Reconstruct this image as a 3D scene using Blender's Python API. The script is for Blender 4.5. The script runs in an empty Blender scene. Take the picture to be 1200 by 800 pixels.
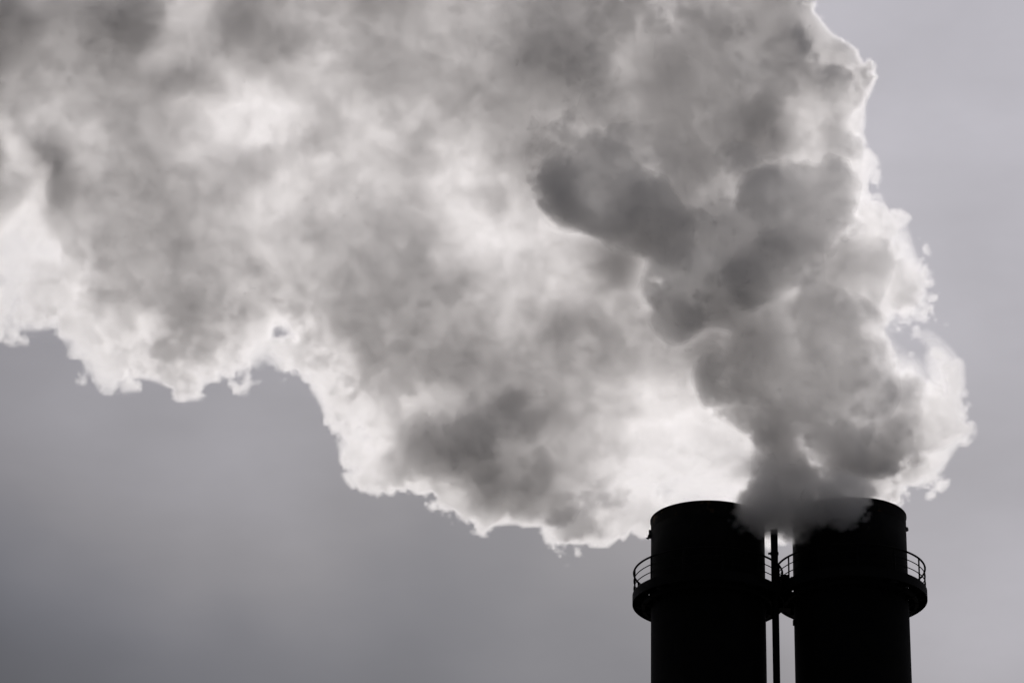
import bpy, bmesh, math, random, time
import numpy as np
from mathutils import Vector, Matrix
T0 = time.time()
R = math.radians
scene = bpy.context.scene
COL = scene.collection

# ------------------------------------------------------------------ camera
W, H, FPX = 1200.0, 800.0, 3500.0          # working frame of the photograph, focal length in its pixels
PITCH, ROLL = R(25.0), R(1.3)
cam_d = bpy.data.cameras.new('camera')
cam_d.sensor_width = 36.0
cam_d.lens = 36.0 * FPX / W
cam_d.clip_end = 20000.0
cam = bpy.data.objects.new('camera', cam_d)
COL.objects.link(cam)
EYE = Vector((0, 0, 1.7))
CAMROT = Matrix.Rotation(R(90) + PITCH, 4, 'X') @ Matrix.Rotation(ROLL, 4, 'Z')
cam.matrix_world = Matrix.Translation(EYE) @ CAMROT
scene.camera = cam

def px(x, y, dist=None, Y=None):
    """point on the ray through photo pixel (x, y): at camera depth dist, or on the vertical plane y=Y"""
    d = CAMROT.to_3x3() @ Vector(((x - W/2)/FPX, -(y - H/2)/FPX, -1.0))
    return EYE + d * (dist if dist is not None else (Y - EYE.y)/d.y)

# ------------------------------------------------------------------ light
SUN_PX = (780, 470)
sun_dir = (px(SUN_PX[0], SUN_PX[1], 1000) - EYE).normalized()      # towards the sun, hidden behind the steam
SUN_EL = math.asin(sun_dir.z)
SUN_AZ = math.atan2(sun_dir.x, sun_dir.y)
BACKSKY = 0.26
sd = bpy.data.lights.new('sun', 'SUN')
sd.energy = 2.7
sd.angle = R(0.5)
sd.color = (1.0, 0.955, 0.93)
sun = bpy.data.objects.new('sun', sd)
sun.rotation_euler = sun_dir.to_track_quat('Z', 'Y').to_euler()
sun.location = (0, 0, 120)
COL.objects.link(sun)

world = bpy.data.worlds.new('World')
scene.world = world
world.use_nodes = True
nt = world.node_tree
nt.nodes.clear()
N = nt.nodes.new
L = nt.links.new
wo = N('ShaderNodeOutputWorld')
bg = N('ShaderNodeBackground')
bg.inputs['Strength'].default_value = 0.1
tc = N('ShaderNodeTexCoord')
DIR = tc.outputs['Generated']                        # the direction looked in, fixed to the world
def wm(op, a, b=None, c=None):
    nd = N('ShaderNodeMath'); nd.operation = op
    for i, v in enumerate((a, b, c)):
        if v is None: continue
        if isinstance(v, (int, float)): nd.inputs[i].default_value = v
        else: L(v, nd.inputs[i])
    return nd.outputs[0]
def wramp(v, a, b, lo, hi):
    nd = N('ShaderNodeMapRange'); nd.interpolation_type = 'SMOOTHSTEP'
    L(v, nd.inputs[0])
    for i, q in enumerate((a, b, lo, hi)): nd.inputs[i+1].default_value = q
    return nd.outputs[0]
def bank(direction, r0, r1, lo, hi, warp=None):
    """a bank of cloud around a direction: angle-like distance r0..r1 -> value lo..hi"""
    d = N('ShaderNodeVectorMath'); d.operation = 'DISTANCE'
    L(warp or DIR, d.inputs[0]); d.inputs[1].default_value = direction
    return wramp(d.outputs['Value'], r0, r1, lo, hi)
def wnoise(scale, detail, rough=0.5, off=(0, 0, 0), stretch=(1, 1, 1)):
    mp = N('ShaderNodeMapping'); L(DIR, mp.inputs[0]); mp.inputs['Location'].default_value = off; mp.inputs['Scale'].default_value = stretch
    no = N('ShaderNodeTexNoise'); L(mp.outputs[0], no.inputs['Vector'])
    no.inputs['Scale'].default_value = scale; no.inputs['Detail'].default_value = detail; no.inputs['Roughness'].default_value = rough
    return no
wn = wnoise(7.0, 3)
wc = N('ShaderNodeVectorMath'); wc.operation = 'MULTIPLY_ADD'
L(wn.outputs['Color'], wc.inputs[0]); wc.inputs[1].default_value = (0.10, 0.10, 0.10); L(DIR, wc.inputs[2])
wc2 = N('ShaderNodeVectorMath'); wc2.operation = 'SUBTRACT'; L(wc.outputs[0], wc2.inputs[0]); wc2.inputs[1].default_value = (0.05, 0.05, 0.05)
WD = wc2.outputs[0]
def pdir(x, y): return tuple((px(x, y, 1000) - EYE).normalized())
side = bank(pdir(1350, -100), 0.05, 0.48, 4.55, 2.5, WD)               # brighter cloud to the upper right
side = wm('MULTIPLY', side, bank(pdir(-200, 980), 0.04, 0.20, 0.23, 1.0, WD))    # dark bank low on the left
side = wm('MULTIPLY', side, bank(pdir(620, 1180), 0.07, 0.23, 0.30, 1.0, WD))
side = wm('MULTIPLY', side, bank(pdir(1150, 470), 0.01, 0.09, 0.78, 1.0, WD))
side = wm('MULTIPLY', side, wm('MULTIPLY_ADD', wnoise(9, 4, 0.5, (3, 1, 2), (1, 1, 2.5)).outputs[0], 0.42, 0.79))
side = wm('MULTIPLY', side, wm('MULTIPLY_ADD', wnoise(26, 5, 0.55, (1, 5, 2), (1, 1, 1.6)).outputs[0], 0.16, 0.92))
back = N('ShaderNodeVectorMath'); back.operation = 'DOT_PRODUCT'; L(DIR, back.inputs[0]); back.inputs[1].default_value = tuple(sun_dir)
side = wm('MULTIPLY', side, wramp(back.outputs['Value'], -0.3, 0.8, BACKSKY, 1.0))   # unseen sky away from the sun dimmed to keep the chimneys black
tint = N('ShaderNodeMix'); tint.data_type = 'RGBA'
L(wramp(side, 0.5, 2.3, 0, 1), tint.inputs[0])
tint.inputs[6].default_value = (0.89, 0.95, 1.20, 1); tint.inputs[7].default_value = (1.0, 0.975, 1.08, 1)
cl = N('ShaderNodeVectorMath'); cl.operation = 'SCALE'; L(tint.outputs[2], cl.inputs[0]); L(side, cl.inputs['Scale'])
st = N('ShaderNodeTexSky'); st.sky_type = 'NISHITA'; st.sun_disc = False
st.sun_elevation = SUN_EL; st.sun_rotation = SUN_AZ
st.dust_density = 4.0
hs = N('ShaderNodeHueSaturation'); L(st.outputs[0], hs.inputs['Color']); hs.inputs['Saturation'].default_value = 0.3
mx = N('ShaderNodeMix'); mx.data_type = 'RGBA'; mx.inputs[0].default_value = 0.985     # thick overcast over the clear sky
L(hs.outputs[0], mx.inputs[6]); L(cl.outputs[0], mx.inputs[7])
L(mx.outputs[2], bg.inputs['Color'])
L(bg.outputs[0], wo.inputs['Surface'])

scene.view_settings.view_transform = 'Standard'
scene.view_settings.look = 'None'
scene.view_settings.exposure = 0.0
scene.view_settings.gamma = 1.0
cy = scene.cycles
cy.use_denoising = True
cy.max_bounces = 16
cy.volume_bounces = 12
cy.transparent_max_bounces = 64
cy.use_adaptive_sampling = True
cy.adaptive_threshold = 0.03
cy.volume_step_rate = 8.0
cy.volume_max_steps = 256
cy.sample_clamp_indirect = 8

# ------------------------------------------------------------------ steam
DIST = 132.0
M = DIST / FPX                       # metres per photo pixel at the stacks
BX0, BX1, BY0, BY1, BZ0, BZ1 = -150, 1180, -200, 670, -290, 160
CELL = 8.0
VOX = 2.8
nx, ny, nz = int((BX1-BX0)/CELL)+1, int((BY1-BY0)/CELL)+1, int((BZ1-BZ0)/CELL)+1
gx = BX0 + CELL*np.arange(nx); gy = BY0 + CELL*np.arange(ny); gz = BZ0 + CELL*np.arange(nz)
Xg, Yg, Zg = np.meshgrid(gx, gy, gz, indexing='ij')
rng = np.random.default_rng(5)
def upsample(c, n):
    """cubic B-spline interpolation of a coarse random line onto n points, along axis 0"""
    m = c.shape[0]-3
    t = np.linspace(0, m-1e-6, n); i = t.astype(int); f = t-i
    w = ((1-f)**3/6, (3*f**3-6*f**2+4)/6, (-3*f**3+3*f**2+3*f+1)/6, f**3/6)
    return sum(w[k].reshape((-1,)+(1,)*(c.ndim-1))*c[i+k] for k in range(4))
def noise2(lam, shape=None):
    c = rng.standard_normal((int((BX1-BX0)/lam)+4, int((BY1-BY0)/lam)+4))
    v = upsample(upsample(c, nx).T, ny).T
    return v/v.std()
def noise3(lam):
    c = rng.standard_normal((int((BX1-BX0)/lam)+4, int((BY1-BY0)/lam)+4, int((BZ1-BZ0)/lam)+4))
    v = upsample(c, nx); v = upsample(v.transpose(1, 0, 2), ny).transpose(1, 0, 2)
    v = upsample(v.transpose(2, 0, 1), nz).transpose(1, 2, 0)
    return v/v.std()
def poly_sdf(P, X, Y):
    P = np.array(P, float); inside = np.zeros(X.shape, bool); dm = np.full(X.shape, 1e9)
    for k in range(len(P)):
        (x0, y0), (x1, y1) = P[k-1], P[k]
        ex, ey = x1-x0, y1-y0
        t = np.clip(((X-x0)*ex+(Y-y0)*ey)/(ex*ex+ey*ey), 0, 1)
        dm = np.minimum(dm, np.hypot(X-x0-t*ex, Y-y0-t*ey))
        inside ^= ((y0 > Y) != (y1 > Y)) & (X < (x1-x0)*(Y-y0)/(y1-y0+1e-9)+x0)
    return np.where(inside, -dm, dm)
def smin(a, b, k):
    h = np.clip(0.5+0.5*(b-a)/k, 0, 1)
    return b+(a-b)*h-k*h*(1-h)
X2, Y2 = Xg[:, :, 0], Yg[:, :, 0]
# the drifting body of the plume: its side outline, then how deep it is and how far back it lies
BODY = [(745,640),(720,643),(690,640),(665,632),(640,624),(600,626),(562,631),(540,616),(520,600),(500,583),(470,580),(440,590),(412,576),(394,552),
        (400,520),(394,490),(386,470),(370,450),(355,430),(338,405),(322,392),(300,432),(270,434),(235,440),(200,446),(170,452),(140,448),(110,430),
        (90,400),(70,386),(40,386),(0,378),(-60,370),(-170,330),(-170,-260),(960,-260),(950,-150),(975,-80),(958,-40),(965,5),(985,30),(1015,48),(1030,85),(1008,130),(1012,170),
        (1004,235),(1040,250),(1056,280),(1080,335),(1085,375),(1112,390),(1138,425),(1138,470),(1124,515),(1118,555),(1098,580),(1062,602),(1020,640),(900,660),(800,655)]
e2 = -4-poly_sdf(BODY, X2, Y2)
# thickness lobes: x, y, rx, ry, turn in degrees, change in log2 thickness
LOBES = [(800,520,110,60,-8,-2.2),(730,560,60,40,0,-.8),(560,230,55,75,-15,-1.5),(640,290,60,50,30,-1.2),(290,132,62,32,0,-1.4),(360,70,50,40,0,-.4),
         (420,160,110,50,10,-.7),(40,310,70,70,30,-1.1),(130,410,110,40,-5,-1.0),(590,380,90,60,0,-.7),(700,340,60,45,0,-.6),(1020,590,90,20,0,-1.3),
         (1075,370,60,60,0,-.8),(985,110,45,80,0,-.8),(1000,240,30,80,0,-.6),(1110,470,40,80,0,-.6),(480,470,80,40,0,-.3),(380,440,50,60,0,-.7),(10,215,22,60,0,-1.5),
         (850,600,120,25,0,-1.2),
         (210,355,85,60,10,1.0),(180,220,120,90,0,.45),(310,55,75,50,0,.7),(130,25,90,38,0,.7),(0,30,60,30,0,.5),(470,360,110,75,0,.9),(560,540,115,50,5,1.5),
         (660,590,60,35,10,.8),(660,60,100,70,0,1.0),(790,80,120,90,0,.8),(870,150,100,110,0,.8),(900,60,50,80,0,.3),(450,290,60,50,0,.4),(700,420,60,50,0,.5)]
wx, wy = (noise2(100)*15+noise2(50)*9+noise2(28)*5 for _ in range(2))
lg = 0.15*noise2(140)+0.05*noise2(60)
for x, y, rx, ry, ang, s in LOBES:
    c, sn = math.cos(R(ang)), math.sin(R(ang))
    dx, dy = X2+wx-x, Y2+wy-y
    q = ((dx*c+dy*sn)/rx)**2+((-dx*sn+dy*c)/ry)**2
    lg = lg+s*np.exp(-(q**1.3)*0.9)
# where the plume is thinner or thicker than the lobes make it (x, y, change in log2)
CORR = [(50,10,-0.21),(130,10,-0.48),(250,10,-0.47),(320,10,-0.18),(450,10,-0.15),(550,10,-0.44),(650,10,-0.66),(750,10,-0.73),(850,10,-0.55),(930,10,0.7),(30,60,0.27),(80,60,-0.71),(150,60,0.69),(210,60,-1.6),(300,60,-0.23),(360,60,-0.68),(450,60,0.08),(550,60,-0.52),(650,60,-0.42),(700,60,-0.48),(735,60,-2.05),(790,60,-0.75),(850,60,-1.57),(920,60,-2.5),(985,60,1.25),(50,110,-0.37),(150,110,-0.69),(220,110,1.51),(290,110,-1.93),(350,110,-0.56),(400,110,-0.21),(450,110,-0.26),(520,110,-0.07),(600,110,-0.28),(650,110,-0.44),(720,110,-1.45),(780,110,-1.06),(850,110,-1.92),(920,110,-1.4),(985,110,-2.28),(50,150,-0.8),(150,150,-0.32),(220,150,-1.95),(290,150,0.62),(350,150,1.35),(450,150,0.37),(550,150,-0.66),(600,150,0.14),(650,150,-1.3),(700,150,0.15),(760,150,-0.84),(850,150,-1.06),(930,150,1.71),(990,150,-2.5),(30,200,1.33),(100,200,-1.07),(180,200,-0.81),(250,200,0.17),(330,200,-1.55),(400,200,-0.51),(460,200,-0.07),(520,200,-0.88),(570,200,-0.67),(620,200,0.89),(680,200,-1.15),(750,200,-0.9),(850,200,-1.05),(930,200,-1.33),(995,200,-2.41),(50,250,-0.78),(150,250,-0.69),(250,250,-1.05),(350,250,-0.26),(440,250,-0.44),(500,250,-0.12),(560,250,0.18),(620,250,0.77),(690,250,-1.53),(750,250,-1.69),(820,250,-0.06),(880,250,-1.22),(950,250,-2.5),(1000,250,0.67),(1040,250,-2.33),(40,300,-1.83),(90,300,-0.27),(160,300,-0.87),(230,300,-0.23),(300,300,-0.31),(380,300,-0.64),(450,300,-1.65),(520,300,-0.72),(580,300,-0.55),(640,300,0.18),(690,300,0.96),(740,300,0.96),(800,300,-1.97),(860,300,-0.83),(930,300,-0.13),(980,300,-1.68),(1050,300,-0.79),(60,350,-2.07),(110,350,2.13),(160,350,-1.81),(210,350,-1.12),(260,350,-0.85),(310,350,0.82),(370,350,-1.26),(450,350,-0.79),(510,350,-0.75),(580,350,-0.64),(650,350,0.12),(720,350,-0.61),(780,350,-1.24),(850,350,-1.29),(900,350,-0.53),(950,350,-2.5),(1000,350,-2.5),(1060,350,-1.04),(110,400,-2.5),(150,400,-0.1),(200,400,0.56),(250,400,-0.86),(300,400,0.2),(350,400,-1.89),(400,400,-0.02),(460,400,-1.59),(520,400,0.13),(600,400,-0.06),(680,400,-0.27),(740,400,-0.48),(790,400,0.46),(850,400,1.7),(900,400,-1.87),(950,400,-1.87),(1010,400,-0.59),(1060,400,-2.5),(1110,400,-2.5),(390,450,0.43),(440,450,0.72),(500,450,0.37),(560,450,0.84),(620,450,-0.45),(680,450,-0.36),(740,450,-1.7),(800,450,-1.32),(850,450,-0.98),(900,450,-1.51),(960,450,-1.04),(1020,450,-1.04),(1070,450,2.41),(1120,450,-1.69),(420,500,-1.88),(470,500,-1.09),(520,500,-2.5),(580,500,-0.74),(640,500,0.11),(690,500,-1.24),(740,500,0.08),(800,500,-0.7),(850,500,1.66),(900,500,-2.19),(950,500,-0.84),(1000,500,-1.45),(1060,500,0.46),(1110,500,-0.88),(430,545,-2.5),(480,545,0.5),(530,545,0.64),(580,545,-0.46),(640,545,-2.05),(690,545,1.87),(740,545,0.76),(800,545,-0.7),(850,545,-0.7),(900,545,1.54),(940,545,-0.26),(1000,545,-0.16),(1050,545,0.41),(1105,545,-1.6),(520,590,-1.46),(560,590,-1.01),(600,590,-0.94),(650,590,0.29),(700,590,-0.13),(740,590,1.31),(905,590,1.95),(940,590,0.17),(560,615,-0.1),(610,615,0.97),(660,615,-1.07),(710,615,-1.18),(870,615,-2.5),(910,615,0.62),(945,615,-2.5),(960,60,1.33),(960,110,-1.29),(970,200,-0.82),(90,350,-1.16),(370,400,0.1)]
cn, cd = np.zeros(X2.shape), np.full(X2.shape, 1e-3)
for x, y, v in CORR:
    g = np.exp(-((X2+0.3*wx-x)**2+(Y2+0.3*wy-y)**2)/(2*33**2))
    cn += g*v; cd += g
corr = cn/cd
lg = lg+corr
H0 = 37.0
half = H0*2.0**np.clip(lg, -1.35, 1.8)
half = np.minimum(half, 115)
prof = (np.clip(e2, 0, 115)/115)**0.52
hz = np.where(e2 > 0, half*prof, e2)
near = np.exp(-(((X2-915)/260)**2+((Y2-640)/110)**2)**1.5)
zc = -40-110*near+12*noise2(160)
sdf = np.abs(Zg-zc[:, :, None])-hz[:, :, None]
e3 = np.repeat(e2[:, :, None], nz, 2)
sdf = np.maximum(sdf, -e3)
# billows rolling in front of the body: x, y, z, rx, ry, rz, turn
FRONT = [(1096,452,-60,42,60,30,0),(1084,528,-60,42,44,28,0),(1042,325,-40,40,58,32,-15),(1020,275,-30,28,30,26,0),(990,125,-20,32,52,16,0),(1064,362,-50,36,38,24,0),(740,195,30,62,52,40,0),(800,262,35,66,52,46,20),(850,225,10,60,55,40,0),(722,629,-105,38,17,18,0),(688,627,-95,30,15,16,0),
         (432,540,-40,44,40,28,0),(430,470,-40,38,36,26,0),(372,428,-40,38,40,26,0),(362,402,-40,24,26,22,0),(392,470,-40,28,34,24,0),(500,560,-40,40,26,26,0),(560,590,-40,42,26,26,0),(508,600,-30,11,9,9,0),(628,598,-60,34,22,24,0),(685,615,-90,40,26,26,0),
         (60,340,-40,75,44,34,0),(150,415,-40,52,36,30,0),(215,415,-40,50,30,28,0),(-20,350,-40,60,30,30,0),
         (280,398,-40,46,36,16,0),(712,240,60,72,52,54,10),(670,215,50,42,40,35,0),(770,110,0,120,90,34,0),(880,60,0,75,100,30,0),(850,318,60,105,62,85,-12),(800,360,60,60,38,45,0),(900,250,50,90,80,70,0),
         (930,430,40,105,85,80,20),(890,470,30,62,75,60,0),(975,440,30,88,85,64,0),(1050,508,-30,66,36,46,-12),(1008,522,-10,56,28,45,0),(912,545,10,40,60,45,0),
         (925,585,20,52,36,38,0),(960,200,0,60,120,60,8),(985,330,0,70,90,60,0),(820,150,10,90,80,45,0),
         (912,592,50,42,22,26,0),(925,594,30,45,26,26,0)]
fwx, fwy, fwz = (noise3(80)*12+noise3(40)*8 for _ in range(3))
prs = random.Random(4)
for k in range(22):                     # ragged little puffs spilling over the inner lips of both mouths
    sx = prs.uniform(864, 990); t = abs(sx-925)/70
    FRONT.append((sx, prs.uniform(593, 613)-7*t, prs.uniform(56, 76), prs.uniform(9, 16)*(1.15-.5*t), prs.uniform(6, 10)*(1.2-.6*t), prs.uniform(6, 11), prs.uniform(-30, 30)))
calm = (1-np.exp(-(((Xg-915)/110)**2+((Yg-610)/40)**2)**2))*(1-.8*np.exp(-(((Xg-640)/150)**2+((Yg-620)/45)**2)**2))
fz3 = 0.72*2.0**(0.8*corr)[:, :, None]*calm+0.9*(1-calm)
fr = np.full(sdf.shape, 1e3)
for x, y, z, rx, ry, rz, ang in FRONT:
    c, sn = math.cos(R(ang)), math.sin(R(ang))
    dx, dy, dz = Xg-x+fwx*calm, Yg-y+fwy*calm, Zg-z+fwz*calm
    q = np.sqrt(((dx*c+dy*sn)/rx)**2+((-dx*sn+dy*c)/ry)**2+(dz/(rz*fz3))**2)
    fr = smin(fr, (q-1)*min(rx, ry, rz), 18)
sdf = smin(sdf, fr, 16)
veil = 1-.94*np.exp(-((X2-308)/36)**2-((Y2-425)/36)**2)-.75*np.exp(-((X2-5)/26)**2-((Y2-215)/50)**2)
me = bpy.data.meshes.new('smoke')
amp3 = np.clip(np.repeat((half*0.22)[:, :, None], nz, 2), 4, 13)
amp3 = np.where(fr < 20, np.maximum(amp3, 27), amp3)
edge = np.exp(-(np.maximum(e3, 0)/30)**2)
amp3 = amp3*(1-edge)+np.where(near[:, :, None] > .4, 19, 25)*edge
small = np.exp(-(((Xg-915)/95)**2+((Yg-603)/26)**2)**2)*(Zg > -60)
amp3 = amp3*(1-small)+14*small
dm3 = np.exp(0.14*noise3(80)+0.08*noise3(40))*((veil*2.0**(0.5*np.clip(corr, -1.2, 2)))[:, :, None]*(1+.25*small))
n = sdf.size
me.vertices.add(n)
loc = np.stack([(Xg-600)*M, -(Yg-400)*M, Zg*M], -1).reshape(-1, 3).astype(np.float32)
me.vertices.foreach_set('co', loc.ravel())
a = me.attributes.new('sd', 'FLOAT', 'POINT')
a.data.foreach_set('value', (sdf*M).astype(np.float32).ravel())
for nm, v in (('amp', amp3*M), ('dm', dm3)):
    a = me.attributes.new(nm, 'FLOAT', 'POINT')
    a.data.foreach_set('value', v.astype(np.float32).ravel())
smoke = bpy.data.objects.new('smoke', me)
COL.objects.link(smoke)
smoke.matrix_world = Matrix.Translation(EYE) @ CAMROT @ Matrix.Translation((0, 0, -DIST))

ng = bpy.data.node_groups.new('billow', 'GeometryNodeTree')
ng.interface.new_socket('Geometry', in_out='INPUT', socket_type='NodeSocketGeometry')
ng.interface.new_socket('Geometry', in_out='OUTPUT', socket_type='NodeSocketGeometry')
def G(t, **kw):
    nd = ng.nodes.new(t)
    for k, v in kw.items(): setattr(nd, k, v)
    return nd
def lk(a, b): ng.links.new(a, b)
def mth(op, a, b=None, c=None):
    nd = G('ShaderNodeMath', operation=op)
    for i, v in enumerate((a, b, c)):
        if v is None: continue
        if isinstance(v, (int, float)): nd.inputs[i].default_value = v
        else: lk(v, nd.inputs[i])
    return nd.outputs[0]
gi = G('NodeGroupInput'); go = G('NodeGroupOutput')
pos = G('GeometryNodeInputPosition').outputs[0]
sep = G('ShaderNodeSeparateXYZ'); lk(pos, sep.inputs[0])
C = CELL*M
fx = mth('DIVIDE', mth('SUBTRACT', sep.outputs[0], (BX0-600)*M), C)
fy = mth('DIVIDE', mth('SUBTRACT', -(BY0-400)*M, sep.outputs[1]), C)
fz = mth('DIVIDE', mth('SUBTRACT', sep.outputs[2], BZ0*M), C)
def split(f, nmax):
    f = mth('MINIMUM', mth('MAXIMUM', f, 0.0), nmax-1.001)
    i = mth('FLOOR', f)
    return i, mth('SUBTRACT', f, i)
ix, tx = split(fx, nx); iy, ty = split(fy, ny); iz, tz = split(fz, nz)
base = mth('ADD', mth('MULTIPLY', mth('ADD', mth('MULTIPLY', ix, ny), iy), nz), iz)
def lerp(a, b, t): return mth('MULTIPLY_ADD', mth('SUBTRACT', b, a), t, a)
def sample(attr):
    na = G('GeometryNodeInputNamedAttribute', data_type='FLOAT'); na.inputs['Name'].default_value = attr
    s = {}
    for dx in (0, 1):
        for dy in (0, 1):
            for dz in (0, 1):
                si = G('GeometryNodeSampleIndex', data_type='FLOAT', domain='POINT')
                lk(gi.outputs[0], si.inputs['Geometry']); lk(na.outputs[0], si.inputs['Value'])
                lk(mth('ADD', base, (dx*ny+dy)*nz+dz), si.inputs['Index'])
                s[dx, dy, dz] = si.outputs['Value']
    z = {k: lerp(s[k+(0,)], s[k+(1,)], tz) for k in ((0,0),(0,1),(1,0),(1,1))}
    return lerp(lerp(z[0,0], z[0,1], ty), lerp(z[1,0], z[1,1], ty), tx)
d = sample('sd')
amp = sample('amp'); dm = sample('dm')
def gnoise(lam, detail=0, rough=0.5, vec=None, off=0):
    no = G('ShaderNodeTexNoise', noise_dimensions='3D')
    v = vec or pos
    if off:
        va = G('ShaderNodeVectorMath', operation='ADD'); lk(v, va.inputs[0]); va.inputs[1].default_value = (off, off*.7, -off); v = va.outputs[0]
    lk(v, no.inputs['Vector'])
    no.inputs['Scale'].default_value = 1/(lam*M); no.inputs['Detail'].default_value = detail; no.inputs['Roughness'].default_value = rough
    return no
# swirl: push the sampling point about before reading the billows
wv = gnoise(60, 2, 0.5, None, 11)
w1 = G('ShaderNodeVectorMath', operation='SUBTRACT'); lk(wv.outputs['Color'], w1.inputs[0]); w1.inputs[1].default_value = (.5, .5, .5)
w2 = G('ShaderNodeVectorMath', operation='MULTIPLY_ADD'); lk(w1.outputs[0], w2.inputs[0]); w2.inputs[1].default_value = (16*M,)*3; lk(pos, w2.inputs[2])
wp = w2.outputs[0]
# rounded puffs with creases between them: small cells on larger ones, then a little fine noise
tot = None
for k, (lam, wgt) in enumerate(((95, 1.0), (46, .88), (22, .66), (11, .38))):
    vo = G('ShaderNodeTexVoronoi', voronoi_dimensions='3D', feature='F1')
    va = G('ShaderNodeVectorMath', operation='ADD'); lk(wp, va.inputs[0]); va.inputs[1].default_value = (3.1*k, -2.3*k, 1.7*k)
    lk(va.outputs[0], vo.inputs['Vector']); vo.inputs['Scale'].default_value = 1/(lam*M); vo.inputs['Randomness'].default_value = 1.0
    v = mth('MULTIPLY', mth('SUBTRACT', 0.50, vo.outputs['Distance']), 1.9*wgt)
    tot = v if tot is None else mth('ADD', tot, v)
for k, (lam, wgt) in enumerate(((13, .7), (6, .65))):
    tot = mth('MULTIPLY_ADD', mth('SUBTRACT', gnoise(lam, 1, .5, wp, 5+k).outputs[0], .5), wgt, tot)
disp = mth('SMOOTH_MIN', mth('MULTIPLY', tot, mth('MULTIPLY', amp, -1.0)), 3.5*M, 5*M)
d = mth('MAXIMUM', mth('ADD', d, disp), mth('ADD', d, -9*M))
wisp = gnoise(28, 6, 0.80, wp, 7)
ws = mth('MAXIMUM', mth('MULTIPLY_ADD', wisp.outputs[0], 2.7, -0.35), 0.3)
dens = mth('MINIMUM', mth('MAXIMUM', mth('DIVIDE', d, -0.16), 0.0), 1.0)
dens = mth('MULTIPLY', mth('MULTIPLY', dens, dm), ws)
vc = G('GeometryNodeVolumeCube')
lk(dens, vc.inputs['Density'])
vc.inputs['Min'].default_value = ((BX0-600)*M, -(BY1-400)*M, BZ0*M)
vc.inputs['Max'].default_value = ((BX1-600)*M, -(BY0-400)*M, BZ1*M)
for k, q in zip(('Resolution X','Resolution Y','Resolution Z'), (BX1-BX0, BY1-BY0, BZ1-BZ0)):
    vc.inputs[k].default_value = int(q/VOX)
vm = bpy.data.materials.new('steam'); vm.use_nodes = True
vm.node_tree.nodes.clear()
vo = vm.node_tree.nodes.new('ShaderNodeOutputMaterial'); pv = vm.node_tree.nodes.new('ShaderNodeVolumePrincipled')
pv.inputs['Color'].default_value = (0.985, 0.981, 0.979, 1)
pv.inputs['Density'].default_value = 2.4
pv.inputs['Anisotropy'].default_value = 0.5
vm.node_tree.links.new(pv.outputs[0], vo.inputs['Volume'])
sm = G('GeometryNodeSetMaterial'); sm.inputs['Material'].default_value = vm
lk(vc.outputs[0], sm.inputs[0])
# a faint translucent skin added round the volume to give the plume a surface
vh = G('GeometryNodeVolumeCube'); lk(dens, vh.inputs['Density'])
for k in ('Min', 'Max'): vh.inputs[k].default_value = vc.inputs[k].default_value
for k, q in zip(('Resolution X','Resolution Y','Resolution Z'), (BX1-BX0, BY1-BY0, BZ1-BZ0)):
    vh.inputs[k].default_value = int(q/6.0)
vt = G('GeometryNodeVolumeToMesh'); lk(vh.outputs[0], vt.inputs[0])
vt.inputs['Threshold'].default_value = 0.12; vt.inputs['Adaptivity'].default_value = 0.05
hm = bpy.data.materials.new('plume_skin'); hm.use_nodes = True
ht = hm.node_tree; ht.nodes.clear()
ho = ht.nodes.new('ShaderNodeOutputMaterial'); hx = ht.nodes.new('ShaderNodeMixShader'); hx.inputs[0].default_value = 0.05
hd = ht.nodes.new('ShaderNodeBsdfTranslucent'); hd.inputs[0].default_value = (.85, .85, .85, 1)
htr = ht.nodes.new('ShaderNodeBsdfTransparent')
ht.links.new(htr.outputs[0], hx.inputs[1]); ht.links.new(hd.outputs[0], hx.inputs[2]); ht.links.new(hx.outputs[0], ho.inputs['Surface'])
sh2 = G('GeometryNodeSetMaterial'); sh2.inputs['Material'].default_value = hm; lk(vt.outputs[0], sh2.inputs[0])
jg = G('GeometryNodeJoinGeometry'); lk(sm.outputs[0], jg.inputs[0]); lk(sh2.outputs[0], jg.inputs[0])
lk(jg.outputs[0], go.inputs[0])
md = smoke.modifiers.new('billow', 'NODES'); md.node_group = ng
me.materials.append(hm)
smoke['kind'] = 'stuff'
smoke['category'] = 'smoke'
smoke['label'] = 'huge billowing grey and white smoke plume drifting left from the two chimneys'

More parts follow.
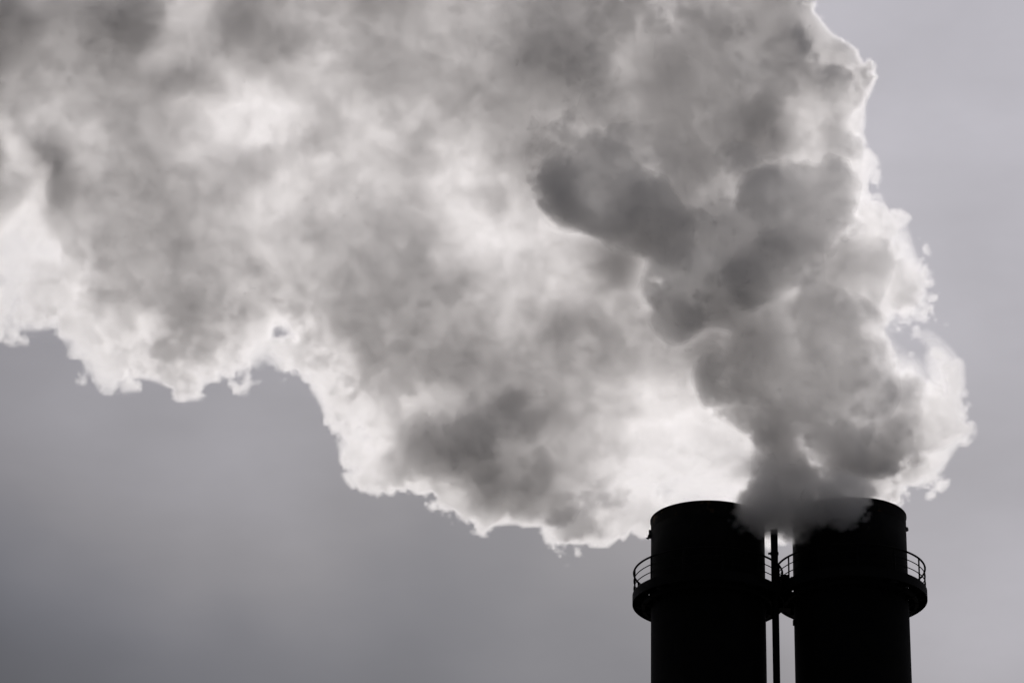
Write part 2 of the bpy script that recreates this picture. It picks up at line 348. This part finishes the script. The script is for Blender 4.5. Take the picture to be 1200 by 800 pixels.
# ------------------------------------------------------------------ ground
def mat(name, col, rough=0.8, metal=0.0, bump=None, spots=None, seams=None):
    m = bpy.data.materials.new(name); m.use_nodes = True
    t = m.node_tree; b = t.nodes['Principled BSDF']
    b.inputs['Roughness'].default_value = rough; b.inputs['Metallic'].default_value = metal
    b.inputs['Specular IOR Level'].default_value = 0.12
    co = t.nodes.new('ShaderNodeTexCoord')
    no = t.nodes.new('ShaderNodeTexNoise'); no.inputs['Scale'].default_value = 1.3; no.inputs['Detail'].default_value = 6; no.inputs['Roughness'].default_value = .65
    t.links.new(co.outputs['Object'], no.inputs['Vector'])
    cr = t.nodes.new('ShaderNodeValToRGB'); t.links.new(no.outputs[0], cr.inputs[0])
    cr.color_ramp.elements[0].position = .32; cr.color_ramp.elements[1].position = .68
    cr.color_ramp.elements[0].color = tuple(c*.55 for c in col)+(1,); cr.color_ramp.elements[1].color = tuple(c*1.35 for c in col)+(1,)
    out = cr.outputs[0]
    if spots:
        n2 = t.nodes.new('ShaderNodeTexNoise'); n2.inputs['Scale'].default_value = 2.2; n2.inputs['Detail'].default_value = 5
        t.links.new(co.outputs['Object'], n2.inputs['Vector'])
        r2 = t.nodes.new('ShaderNodeMapRange'); t.links.new(n2.outputs[0], r2.inputs[0])
        r2.inputs[1].default_value = .57; r2.inputs[2].default_value = .70
        mx2 = t.nodes.new('ShaderNodeMix'); mx2.data_type = 'RGBA'
        t.links.new(r2.outputs[0], mx2.inputs[0]); t.links.new(out, mx2.inputs[6]); mx2.inputs[7].default_value = spots+(1,)
        out = mx2.outputs[2]
    t.links.new(out, b.inputs['Base Color'])
    if seams:
        bt = t.nodes.new('ShaderNodeTexBrick'); t.links.new(co.outputs['UV'], bt.inputs['Vector'])
        bt.inputs['Scale'].default_value = 1.0; bt.inputs['Brick Width'].default_value = 1.9; bt.inputs['Row Height'].default_value = 1.5; bt.inputs['Mortar Size'].default_value = .035
        bp = t.nodes.new('ShaderNodeBump'); bp.inputs['Strength'].default_value = .6; bp.inputs['Distance'].default_value = .03; bp.invert = True
        t.links.new(bt.outputs['Fac'], bp.inputs['Height']); t.links.new(bp.outputs[0], b.inputs['Normal'])
    return m
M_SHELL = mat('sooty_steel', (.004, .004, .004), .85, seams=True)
M_RIM = mat('rust_glow_rim_steel', (.010, .009, .008), .8, spots=(.06, .037, .020))  # rust-brown spots, with the warm glow at the rim put into their colour
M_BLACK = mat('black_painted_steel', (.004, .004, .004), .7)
M_PLATE = mat('glimmer_plate', (.08, .08, .08), .6)  # paler grey: the glimmer of a small opening put into the colour
M_GROUND = mat('dark_gravel', (.07, .068, .062), .95)
M_ROOF = M_BLACK

def link(name, bm, m, parent=None, smooth=False):
    me = bpy.data.meshes.new(name)
    bmesh.ops.recalc_face_normals(bm, faces=bm.faces)
    bm.to_mesh(me); bm.free()
    me.materials.append(m)
    if smooth:
        for p in me.polygons: p.use_smooth = True
    o = bpy.data.objects.new(name, me)
    COL.objects.link(o)
    if parent is not None: o.parent = parent
    return o
def revolve(bm, prof, seg=96, a0=0.0, a1=2*math.pi):
    """closed profile [(r, z)] swept round the axis"""
    full = a1-a0 > 6.28
    n = seg if full else seg+1
    rings = [[bm.verts.new((r*math.cos(a0+(a1-a0)*i/seg), r*math.sin(a0+(a1-a0)*i/seg), z)) for r, z in prof] for i in range(n)]
    k = len(prof)
    for i in range(seg):
        A, B = rings[i], rings[(i+1) % n]
        for j in range(k): bm.faces.new((A[j], B[j], B[(j+1) % k], A[(j+1) % k]))
    if not full:
        bm.faces.new(rings[0]); bm.faces.new(rings[-1][::-1])
def torus(bm, R0, z, r, seg=96, k=8, a0=0.0, a1=2*math.pi):
    revolve(bm, [(R0+r*math.cos(2*math.pi*j/k), z+r*math.sin(2*math.pi*j/k)) for j in range(k)], seg, a0, a1)
def tube(bm, p, q, r, k=10):
    p, q = Vector(p), Vector(q)
    m = (q-p).to_track_quat('Z', 'Y').to_matrix()
    e = [[bm.verts.new(c+m @ Vector((r*math.cos(2*math.pi*j/k), r*math.sin(2*math.pi*j/k), 0))) for j in range(k)] for c in (p, q)]
    for j in range(k): bm.faces.new((e[0][j], e[0][(j+1) % k], e[1][(j+1) % k], e[1][j]))
    bm.faces.new(e[0][::-1]); bm.faces.new(e[1])
def box(bm, c, s, rz=0.0):
    g = bmesh.ops.create_cube(bm, size=1.0)
    bmesh.ops.transform(bm, matrix=Matrix.Translation(c) @ Matrix.Rotation(rz, 4, 'Z') @ Matrix.Diagonal((*s, 1)), verts=g['verts'])
def plate(bm, pts, ang, th):
    """a flat plate [(r, z)] standing on the radius at angle ang"""
    ca, sa = math.cos(ang), math.sin(ang)
    s = [[bm.verts.new((r*ca-o*sa, r*sa+o*ca, z)) for r, z in pts] for o in (-th/2, th/2)]
    bm.faces.new(s[0]); bm.faces.new(s[1][::-1])
    for j in range(len(pts)): bm.faces.new((s[0][j], s[1][j], s[1][(j+1) % len(pts)], s[0][(j+1) % len(pts)]))

bm = bmesh.new()
bmesh.ops.create_grid(bm, x_segments=40, y_segments=40, size=6000)
ground = link('ground', bm, M_GROUND); ground['kind'] = 'structure'

# ------------------------------------------------------------------ chimneys
RS = 66.3*M                      # radius of a shell
def chimney(x, y, label, mirror):
    top = px(x, y, DIST)
    root = bpy.data.objects.new('chimney', None)
    root.location = (top.x, top.y, 0); root.empty_display_size = 2
    COL.objects.link(root)
    root['label'] = label; root['category'] = 'chimney'; root['group'] = 'pair of chimneys'
    Z = top.z
    bm = bmesh.new()
    zs = [0.0]+[Z*i/24 for i in range(1, 24)]+[Z-.55]
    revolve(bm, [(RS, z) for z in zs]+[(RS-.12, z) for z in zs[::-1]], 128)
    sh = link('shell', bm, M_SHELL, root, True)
    uv = sh.data.uv_layers.new(name='UVMap')
    for p in sh.data.polygons:
        aa = [math.atan2(sh.data.vertices[sh.data.loops[l].vertex_index].co.y, sh.data.vertices[sh.data.loops[l].vertex_index].co.x) for l in p.loop_indices]
        if max(aa)-min(aa) > math.pi: aa = [q+2*math.pi if q < 0 else q for q in aa]
        for q, l in zip(aa, p.loop_indices): uv.data[l].uv = (q*RS, sh.data.vertices[sh.data.loops[l].vertex_index].co.z)
    bm = bmesh.new()
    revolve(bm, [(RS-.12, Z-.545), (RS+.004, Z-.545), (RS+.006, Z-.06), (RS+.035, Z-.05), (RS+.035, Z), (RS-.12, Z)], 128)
    rim = link('rim', bm, M_RIM, root, False)
    zd = Z-3.60                  # platform level
    RD = 87.5*M
    pf = bpy.data.objects.new('platform', None); pf.location = (0, 0, zd); COL.objects.link(pf); pf.parent = root
    bm = bmesh.new()
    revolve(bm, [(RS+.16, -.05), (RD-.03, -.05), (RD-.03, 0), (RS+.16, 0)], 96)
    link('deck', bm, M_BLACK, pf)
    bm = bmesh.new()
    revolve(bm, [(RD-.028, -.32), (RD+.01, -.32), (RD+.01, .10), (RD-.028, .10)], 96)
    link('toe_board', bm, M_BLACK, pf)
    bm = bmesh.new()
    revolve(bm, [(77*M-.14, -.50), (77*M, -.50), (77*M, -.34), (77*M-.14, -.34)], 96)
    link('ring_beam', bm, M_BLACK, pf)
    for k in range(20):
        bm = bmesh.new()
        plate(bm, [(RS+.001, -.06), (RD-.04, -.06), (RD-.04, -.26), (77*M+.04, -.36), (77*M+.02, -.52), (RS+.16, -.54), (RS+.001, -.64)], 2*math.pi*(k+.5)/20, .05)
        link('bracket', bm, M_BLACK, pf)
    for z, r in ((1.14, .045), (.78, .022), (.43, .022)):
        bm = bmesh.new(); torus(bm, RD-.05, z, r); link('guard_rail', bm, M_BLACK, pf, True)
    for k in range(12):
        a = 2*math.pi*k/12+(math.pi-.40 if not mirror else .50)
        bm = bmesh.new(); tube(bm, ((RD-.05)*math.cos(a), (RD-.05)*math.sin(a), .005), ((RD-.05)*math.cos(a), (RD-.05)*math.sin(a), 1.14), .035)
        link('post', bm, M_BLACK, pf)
    return root, Z
left, ZL = chimney(829.2, 611.0, 'left chimney, black steel, bright steam behind its rounded rim', False)
right, ZR = chimney(994.6, 607.0, 'right chimney, black steel, grey smoke spilling over its left rim', True)
# small fittings on the shells
bm = bmesh.new()
box(bm, (-RS-.07, -.15, ZL-.83), (.16, .22, .10)); tube(bm, (-RS-.06, -.15, ZL-.80), (-RS-.06, -.15, ZL-.52), .05)
plate(bm, [(RS+.1, ZL-.80), (RS+.22, ZL-.84), (RS+.1, ZL-.90)], math.pi, .08)
link('lifting_lug', bm, M_BLACK, left)
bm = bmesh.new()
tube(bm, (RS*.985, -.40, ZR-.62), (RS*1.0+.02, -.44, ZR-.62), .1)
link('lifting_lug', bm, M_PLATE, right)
for z in (ZR-5.0, ZR-8.5):
    bm = bmesh.new(); box(bm, (-RS-.02, -.2, z), (.12, .2, .22)); link('pipe_clamp', bm, M_BLACK, right)

# ------------------------------------------------------------------ pole and equipment box between the chimneys
pb = px(907.4, 640, DIST-1.9)
root = bpy.data.objects.new('pole', None); root.location = (pb.x, pb.y, 0); COL.objects.link(root)
root['label'] = 'slim black vertical pole standing between the two chimneys'; root['category'] = 'pole'
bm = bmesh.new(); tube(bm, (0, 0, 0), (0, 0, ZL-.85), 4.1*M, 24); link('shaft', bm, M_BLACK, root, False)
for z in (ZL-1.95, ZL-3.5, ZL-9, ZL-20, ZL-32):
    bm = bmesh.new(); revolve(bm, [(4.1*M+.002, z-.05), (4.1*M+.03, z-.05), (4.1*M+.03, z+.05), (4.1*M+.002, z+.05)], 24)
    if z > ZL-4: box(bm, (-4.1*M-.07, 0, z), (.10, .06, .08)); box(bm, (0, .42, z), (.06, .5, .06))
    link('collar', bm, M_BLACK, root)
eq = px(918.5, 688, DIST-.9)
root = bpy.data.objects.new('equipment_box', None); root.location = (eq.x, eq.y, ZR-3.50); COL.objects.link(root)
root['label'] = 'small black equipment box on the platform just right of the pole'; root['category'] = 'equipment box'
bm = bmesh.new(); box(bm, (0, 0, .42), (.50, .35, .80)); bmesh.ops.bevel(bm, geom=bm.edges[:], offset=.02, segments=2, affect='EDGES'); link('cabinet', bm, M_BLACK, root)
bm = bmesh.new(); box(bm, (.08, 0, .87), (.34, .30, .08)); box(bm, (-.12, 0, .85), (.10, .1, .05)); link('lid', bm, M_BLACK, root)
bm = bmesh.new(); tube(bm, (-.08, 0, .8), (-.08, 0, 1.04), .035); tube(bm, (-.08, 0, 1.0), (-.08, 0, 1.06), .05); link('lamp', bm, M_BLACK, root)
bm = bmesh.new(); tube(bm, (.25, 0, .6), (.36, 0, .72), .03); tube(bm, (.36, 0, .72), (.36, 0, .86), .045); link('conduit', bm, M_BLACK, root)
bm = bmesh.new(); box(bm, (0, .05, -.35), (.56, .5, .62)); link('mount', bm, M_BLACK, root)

print('script', time.time()-T0)
